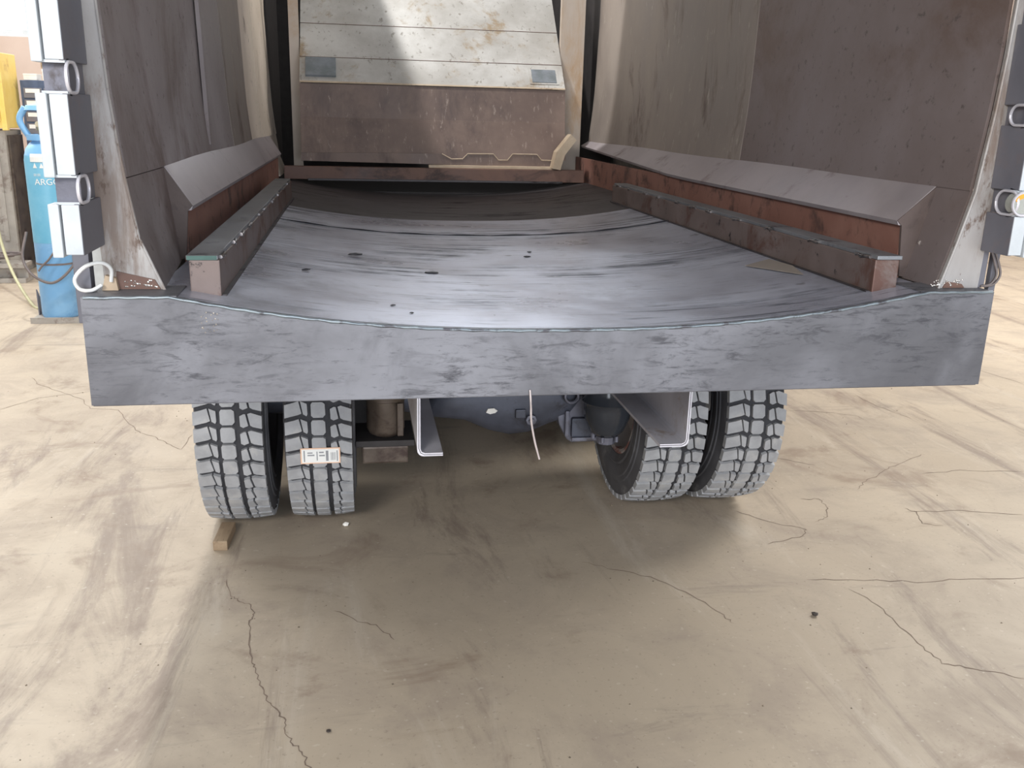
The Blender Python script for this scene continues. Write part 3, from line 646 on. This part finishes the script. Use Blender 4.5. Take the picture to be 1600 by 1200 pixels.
# wheels
R = .52
def tire_mesh():
    m = MB()
    prof = [(-.108, .29), (-.125, .30), (-.138, .335), (-.134, .345), (-.141, .365), (-.142, .40), (-.138, .405), (-.138, .425), (-.133, .43), (-.130, .47), (-.124, .492), (-.112, .500), (-.06, .503),
            (0, .504), (.06, .503), (.112, .500), (.124, .492), (.130, .47), (.133, .43), (.138, .425), (.138, .405), (.142, .40), (.141, .365), (.134, .345), (.138, .335), (.125, .30), (.108, .29)]
    m.lathe(prof, 72, 'X'); return m
def tread_mesh():
    m = MB(); N = 46; dp = 2*PI*R/N
    bl = [ # polygons (u, s) in pitch units
        [(-.130, .20), (-.096, .08), (-.073, -.02), (-.061, .70), (-.074, .78), (-.130, .98)],
        [(-.068, -.02), (-.041, .14), (-.039, .74), (-.043, .86), (-.057, .74)],
        [(-.022, .06), (.018, .06), (.028, .17), (.030, .80), (.020, .96), (-.018, .96), (-.027, .84), (-.028, .18)],
        [(.046, .46), (.062, .34), (.069, .36), (.079, 1.04), (.060, 1.14), (.048, 1.04)],
        [(.075, .34), (.088, .28), (.130, .50), (.130, 1.26), (.096, 1.12), (.085, 1.02)]]
    def ht(u): return R-.010*(abs(u)/.128)**2
    for k in range(N):
        for poly in bl:
            pc = (sum(q[0] for q in poly)/len(poly), sum(q[1] for q in poly)/len(poly))
            def P(u, s, r, sc):
                u = pc[0]+(u-pc[0])*sc; s = pc[1]+(s-pc[1])*sc
                a = (k+s)*dp/R; return (u, r*math.cos(a), r*math.sin(a))
            m.prism(poly, lambda u, s: P(u, s, ht(u)-.0225, 1.0), lambda u, s: P(u, s, ht(u), .955))
    return m
def rim_mesh():
    m = MB()
    m.lathe([(-.125, .292), (-.118, .302), (-.112, .286), (-.07, .272), (.0, .262), (.07, .272), (.112, .286), (.118, .302), (.125, .292), (.118, .276), (.07, .262), (.0, .25), (-.02, .11), (-.03, .11), (-.03, .22), (-.07, .262), (-.118, .276), (-.125, .292)], 40, 'X')
    return m
tm, trm, rm = tire_mesh(), tread_mesh(), rim_mesh()
proto = None
WL = [('outer wheel', -1.085, 0.3), ('inner wheel', -.742, 1.02), ('inner wheel', .735, .55), ('outer wheel', 1.085, .8),
      ('outer wheel', -1.085, .1), ('inner wheel', -.742, .6), ('inner wheel', .735, .2), ('outer wheel', 1.085, .45)]  # second row: unseen tandem wheels, added to block light under the body
wheels = []
for i, (d, x, rot) in enumerate(WL):
    if i == 0:
        wo = tm.build('wheel', 'rubber', T, smooth=35); tr = trm.build('tread', 'tread_rubber', wo); ri = rm.build('rim', 'rim', wo, smooth=40); gb = MB().lathe([(-.1225, .4935), (-.112, .5012), (-.06, .5042), (.06, .5042), (.112, .5012), (.1225, .4935)], 72, 'X').build('groove_base', 'groove_rubber', wo, smooth=40); proto = (wo, tr, ri, gb)
    else:
        wo = proto[0].copy(); COL.objects.link(wo)
        for q in proto[1:]:
            c_ = q.copy(); COL.objects.link(c_); c_.parent = wo
    wo.location = (x, 1.61 if i < 4 else 2.95, R); wo.rotation_euler = (rot*.1366, 0, 0); wheels.append(wo)
for wo in (wheels[0], wheels[3]):
    for q in wo.children:
        if q.name.startswith('rim'): q.data = q.data.copy(); q.data.materials[0] = MT['rim_shaded']; q['label'] = 'dark rim'
# paper label on the tread of the inner wheel at left
lab = empty('x'); bpy.data.objects.remove(lab)
def lab_pt(u, s, r):   # s: arc metres measured along the tread from the lowest rear point
    a = PI+math.asin(0) + s/R
    return (-.742+u, 1.61+r*math.cos(a), R+r*math.sin(a))
def labsheet(u0, u1, s0, s1, r0, r1, name, mat, par):
    rows = [[lab_pt(u0+(u1-u0)*k/2, s0+(s1-s0)*j/4, r0) for k in range(3)] for j in range(5)]
    rows2 = [[lab_pt(u0+(u1-u0)*k/2, s0+(s1-s0)*j/4, r1) for k in range(3)] for j in range(5)]
    m = MB(); vs = [q for r in rows2 for q in r]+[q for r in rows for q in r]; N = 15; fs = []
    for j in range(4):
        for k in range(2):
            q = (j*3+k, j*3+k+1, (j+1)*3+k+1, (j+1)*3+k); fs += [q, tuple(x+N for x in q[::-1])]
    bd = [0, 1, 2, 5, 8, 11, 14, 13, 12, 9, 6, 3]
    for k in range(12): fs.append((bd[k], bd[(k+1) % 12], bd[(k+1) % 12]+N, bd[k]+N))
    o = m.add(vs, fs).build(name, mat, None)
    o.parent = par; o.matrix_parent_inverse = (Matrix.Translation(par.location) @ par.rotation_euler.to_matrix().to_4x4()).inverted()
    return o
wv = wheels[1]
s0, s1 = .050, .120
tag(labsheet(-.072, .082, s0, s1, R, R+.002, 'tire_label', 'label_orange', wv), 'small white paper label with pale orange border')
labsheet(-.067, .077, s0+.005, s1-.005, R+.001, R+.0026, 'label_face', 'label_white', wv)
pr = []
for (u0, u1, a, c) in ((-.060, -.055, .010, .060), (-.045, -.018, .028, .034), (-.045, -.025, .018, .023), (-.010, -.006, .015, .055), (.0, .022, .030, .036), (.0, .018, .016, .022), (.026, .036, .012, .058), (.068, .072, .012, .06), (.045, .047, .02, .055), (.050, .053, .02, .055), (.056, .058, .02, .055), (.061, .063, .02, .055)):
    labsheet(u0, u1, s0+a, s0+c, R+.002, R+.0031, 'label_print', 'print_grey', wv)

# ------------------------------------------------------------------ loose things
m = MB(); m.box(-.029, .029, 0, .19, 0, .042, .004); o = m.build('wood_block', 'wood', None, loc=(-1.157, 1.19, 0)); o.rotation_euler = (0, 0, -.06)
tag(o, 'short worn timber block wedged under the outer tyre on the concrete', 'block')
m = MB(); m.tube(curve([(-.115, -.004, 1.02), (-.112, -.008, .975), (-.11, -.012, .93), (-.098, -.010, .87), (-.082, -.004, .815)], 5), .0028, 6)
tag(m.build('hanging_wire', 'wire', None, smooth=60), 'thin pale wire hanging down below the middle of the steel sill', 'wire')
def chip(name, loc, r, mat, label, cat, flat=.5, seed=0, group=None, zrot=0, sx=1.0):
    random.seed(seed); bm = bmesh.new(); bmesh.ops.create_icosphere(bm, subdivisions=1, radius=r)
    for v in bm.verts: v.co = Vector((v.co.x*sx, v.co.y, v.co.z*flat))*random.uniform(.75, 1.2)
    lo = min(v.co.z for v in bm.verts)
    for v in bm.verts: v.co.z -= lo
    o = MB().bm(bm).build(name, mat, None, loc=loc); o.rotation_euler = (0, 0, zrot); return tag(o, label, cat, group)
chip('concrete_chip', (-.653, 1.371, 0), .014, 'chip_white', 'small white chip on the floor behind the labelled tyre', 'chip', .8, 3)
chip('dirt_clump', (1.06, .405, 0), .014, 'chip_dark', 'small dark dirt clump on the floor in front of the right hand wheels', 'dirt', .6, 4)
chip('dirt_speck', (-.69, -.04, 0), .007, 'chip_dark', 'tiny dark speck on the floor beside the long crack', 'dirt', .5, 5)
SC = [((-.582, 1.148, 1.2195), .016, 1.9, 'dark scrap piece on the truck bed farthest from the sill at left side'), ((-.315, .88, 1.1965), .013, 2.4, 'long dark scrap piece on the truck bed near its middle'),
      ((.139, 1.423, 1.1915), .010, 1.0, 'round dark scrap piece on the bright middle of the truck bed'), ((.105, 1.30, 1.191), .010, 2.0, 'flat dark scrap piece just before the round one on the bed'),
      ((-.478, .253, 1.207), .007, 1.2, 'tiny dark scrap on the truck bed close to the sill'), ((-.43, .16, 1.204), .007, 1.0, 'tiny dark scrap on the bed nearest to the sill edge'),
      ((-.743, .693, 1.237), .012, 1.5, 'dark scrap piece on the bed beside the near guide rail')]
for i, (l, r, sx, lb) in enumerate(SC): chip('metal_scrap', l, r, 'scrap', lb, 'scrap', .3, 20+i, 'dark scrap pieces lying on the truck bed', .1*i, sx)
q = [(.80, .726), (.885, .45), (.918, .60), (.905, .764)]
m = MB(); m.prism(q, lambda x, y: (x, y, zf(x)+.003), lambda x, y: (x, y, zf(x)+.005)); tag(m.build('card_scrap', 'card', None), 'pale brown flat card scrap on the bed beside the guide rail', 'scrap')

# gas cylinder
G = empty('gas_cylinder', (-3.035, 5.75, .035)); tag(G, 'tall blue argon gas cylinder standing on a tray by the workshop wall', 'cylinder')
m = MB(); m.lathe([(0, .001), (0, .148), (.02, .155), (1.14, .155)], 40, 'Z'); m.build('lower_body', 'blue_paint', G, smooth=50)
m = MB(); m.lathe([(.62, .1535), (.62, .1562), (1.27, .1562), (1.31, .150)], 40, 'Z'); m.build('upper_body', 'teal_paint', G, smooth=50)
m = MB(); m.lathe([(1.305, .151), (1.36, .135), (1.40, .105), (1.43, .07), (1.44, .05), (1.44, .001)], 40, 'Z'); m.build('shoulder', 'blue_paint', G, smooth=60)
m = MB()
for a0, a1 in ((-2.05, -1.15), (-.6, .1)):
    rows = [[((.157-.0)*math.cos(a0+(a1-a0)*k/8) if z < 1.31 else .1515*math.cos(a0+(a1-a0)*k/8), (.157 if z < 1.31 else .1515)*math.sin(a0+(a1-a0)*k/8), z) for k in range(9)] for z in (1.262, 1.30, 1.325)]
    m.sheet(rows, (0, -.0015, 0))
m.build('shoulder_label', 'label_white', G)
m = MB(); m.lathe([(1.44, .04), (1.44, .03), (1.50, .03), (1.50, .045), (1.53, .045), (1.53, .022), (1.60, .022), (1.60, .001)], 16, 'Z'); vv = m.build('valve', 'brass', G, smooth=40)
m = MB(); m.lathe([(-.09, .001), (-.09, .022), (-.03, .022), (0, .03)], 12, 'Y', (0, 0, 1.55)); m.build('outlet', 'brass', vv, smooth=40)
# valve guard: collar, two struts and a top ring
m = MB(); m.lathe([(1.425, .085), (1.425, .118), (1.47, .118), (1.47, .085)], 32, 'Z', closed=True)
m.lathe([(1.655, .09), (1.655, .115), (1.69, .10), (1.70, .06), (1.685, .055), (1.665, .08)], 32, 'Z', closed=True)
for a in (PI, -.15, PI/2):
    m.tube(curve([(.10*math.cos(a), .10*math.sin(a), 1.45), (.150*math.cos(a), .150*math.sin(a), 1.54), (.155*math.cos(a), .155*math.sin(a), 1.60), (.11*math.cos(a), .11*math.sin(a), 1.675)], 5), .026, 8)
m.build('valve_guard', 'blue_paint', G, smooth=50)
# lettering wrapped round the cylinder
def wrapped(txt, size, z, a0, name):
    cu = bpy.data.curves.new('t', 'FONT'); cu.body = txt; cu.size = size; to = bpy.data.objects.new('t', cu); COL.objects.link(to)
    bpy.context.view_layer.update(); dg = bpy.context.evaluated_depsgraph_get(); me = bpy.data.meshes.new_from_object(to.evaluated_get(dg)); bpy.data.objects.remove(to)
    for v in me.vertices:
        a = a0+v.co.x/.158; zz = v.co.y; v.co = (.1585*math.cos(a), .1585*math.sin(a), z+zz)
    me.materials.append(MT['label_white']); o = bpy.data.objects.new(name, me); COL.objects.link(o); o.parent = G; return o
ang = -1.92
wrapped('ARGON', .068, 1.085, ang, 'lettering')
wrapped('==', .05, 1.145, ang-.02, 'lettering')
for da in (0, .32):
    m = MB(); m.prism([(-.016, -.02), (.016, -.02), (0, .02)], lambda u, z: (.158*math.cos(ang+.1+da+u/.158), .158*math.sin(ang+.1+da+u/.158), 1.235+z), lambda u, z: (.1565*math.cos(ang+.1+da+u/.158), .1565*math.sin(ang+.1+da+u/.158), 1.235+z)); m.build('hazard_mark', 'label_white', G)
m = MB(); m.lathe([(.44, .156), (.44, .158), (.455, .158), (.455, .156)], 40, 'Z'); m.build('band', 'hose_brown', G, smooth=40)
# tray
tr = empty('cylinder_tray', (-3.035, 5.75, 0)); tag(tr, 'flat dark steel tray on the floor beneath the blue gas cylinder', 'tray')
MB().box(-.20, .22, -.18, .22, .012, .034, .003).build('tray_plate', 'machine_grey', tr)
MB().box(-.20, .22, -.185, -.175, .0, .05).build('front_lip', 'machine_grey', tr)
MB().prism([(-.18, 0), (.0, 0), (-.18, .22)], lambda y, z: (-.19, y+.18, z+.034), lambda y, z: (-.182, y+.18, z+.034)).build('side_plate', 'dark_paint', tr)
for x, y in ((-.16, -.14), (.18, -.14), (-.16, .18), (.18, .18)): MB().box(x-.02, x+.02, y-.02, y+.02, 0, .012).build('foot', 'dark_paint', tr)

# hoses by the cylinder
H = curve([(-4.10, 7.6, 1.42), (-4.02, 7.5, 1.30), (-3.99, 7.3, .95), (-3.93, 7.1, .55), (-3.75, 6.8, .22), (-3.45, 6.3, .02), (-3.3, 6.1, .012)], 8)
tag(MB().tube(H, .014, 8).build('gas_hose', 'hose_green', None, smooth=60), 'pale yellow green hose hanging down the grey machine side', 'hose')
H = curve([(-3.215, 5.66, .74), (-3.24, 5.58, .55), (-3.17, 5.52, .42), (-3.04, 5.53, .345), (-2.93, 5.55, .40), (-2.84, 5.60, .52), (-2.80, 5.66, .66), (-2.84, 5.9, .9)], 8)
tag(MB().tube(H, .011, 8).build('welding_cable', 'hose_brown', None, smooth=60), 'thick brown cable looped low around the blue gas cylinder', 'cable')
H = curve([(-2.885, 5.565, .93), (-2.93, 5.555, .70), (-3.02, 5.545, .55), (-3.09, 5.545, .48), (-3.12, 5.54, .44)], 8)
tag(MB().tube(H, .008, 8).build('torch_cable', 'hose_brown', None, smooth=60), 'thin brown cable slanting across the front of the blue gas cylinder', 'cable')

# yellow cabinet, machine, drawers, shelf at the far left
Y = empty('yellow_cabinet', (-4.25, 8.2, 0)); tag(Y, 'yellow steel cabinet mounted above the grey machine by the back wall', 'cabinet')
MB().box(-.35, .20, -.2, .3, 1.49, 2.22, .008).build('cabinet_body', 'yellow_paint', Y)
MB().box(-.33, .16, -.212, -.2, 1.56, 2.12, .004).build('cabinet_door', 'yellow_paint', Y)
MB().box(.165, .215, -.215, -.15, 1.47, 2.15, .006).build('cabinet_edge', 'yellow_paint', Y)
Mc = empty('grey_machine', (-4.35, 8.2, 0)); tag(Mc, 'tall grey ribbed machine housing under the yellow cabinet', 'machine')
MB().box(-.35, .26, -.15, .35, 0, 1.47, .01).build('housing', 'machine_grey', Mc)
for x in (-.25, -.12, .01, .14): MB().box(x, x+.05, -.165, -.15, .35, 1.4, .004).build('rib', 'machine_grey', Mc)
MB().box(.26, .285, -.1, .3, .1, 1.42, .004).build('side_cover', 'can_rust', Mc)
Dr = empty('drawer_unit', (-3.78, 8.6, 0)); tag(Dr, 'dark blue drawer unit with white label strips behind the gas cylinder', 'drawers')
MB().box(-.22, .24, -.2, .25, 0, 1.97, .006).build('carcass', 'blue_grey', Dr)
for i in range(8):
    for j in range(2):
        z = 1.84-.12*i; x = -.19+.2*j
        d = MB(); d.box(x, x+.18, -.212, -.2, z-.045, z+.055, .003); dd = d.build('drawer', 'dark_paint', Dr)
        MB().box(x+.02, x+.16, -.217, -.211, z+.005, z+.045).build('label_strip', 'label_white', dd)
def carton(x, y, z, a, b, c, mat, lb):
    E_ = empty('carton', (x, y, z)); tag(E_, lb, 'box')
    MB().box(-a/2, a/2, -b/2, b/2, 0, c, .003).build('box_body', mat, E_); MB().box(-a/2-.002, a/2+.002, -b/2-.002, b/2+.002, c*.8, c+.004, .002).build('lid', mat, E_)
carton(-3.66, 8.5, 1.972, .22, .2, .11, 'label_white', 'white box standing on top of the blue drawer unit')
carton(-3.90, 8.5, 1.972, .13, .16, .06, 'hose_white', 'small white carton at the edge of the blue drawer unit')
carton(-3.66, 8.5, 2.09, .24, .18, .13, 'wood', 'tan carton stacked on the white box')
m = MB(); m.box(-.75, .38, -.12, .12, .0, .045, .004); m.box(-.75, .38, -.03, .03, .045, .15); m.box(-.75, .38, -.12, .12, .15, .195, .004)
o = m.build('steel_beam', 'machine_grey', None, loc=(-4.25, 7.6, 0)); tag(o, 'grey steel beam lying on the floor in front of the machine', 'beam')
m = MB()
for k in range(5):
    cx_ = -4.30+.07*k; m.tube([(cx_+.10*math.cos(a), 7.58+.09*math.sin(a), .21+.018*k) for a in [2*PI*j/18 for j in range(18)]], .013, 6, True)
tag(m.build('cable_coil', 'hose_brown', None, smooth=60), 'brown cable coil lying on the grey steel beam', 'coil')
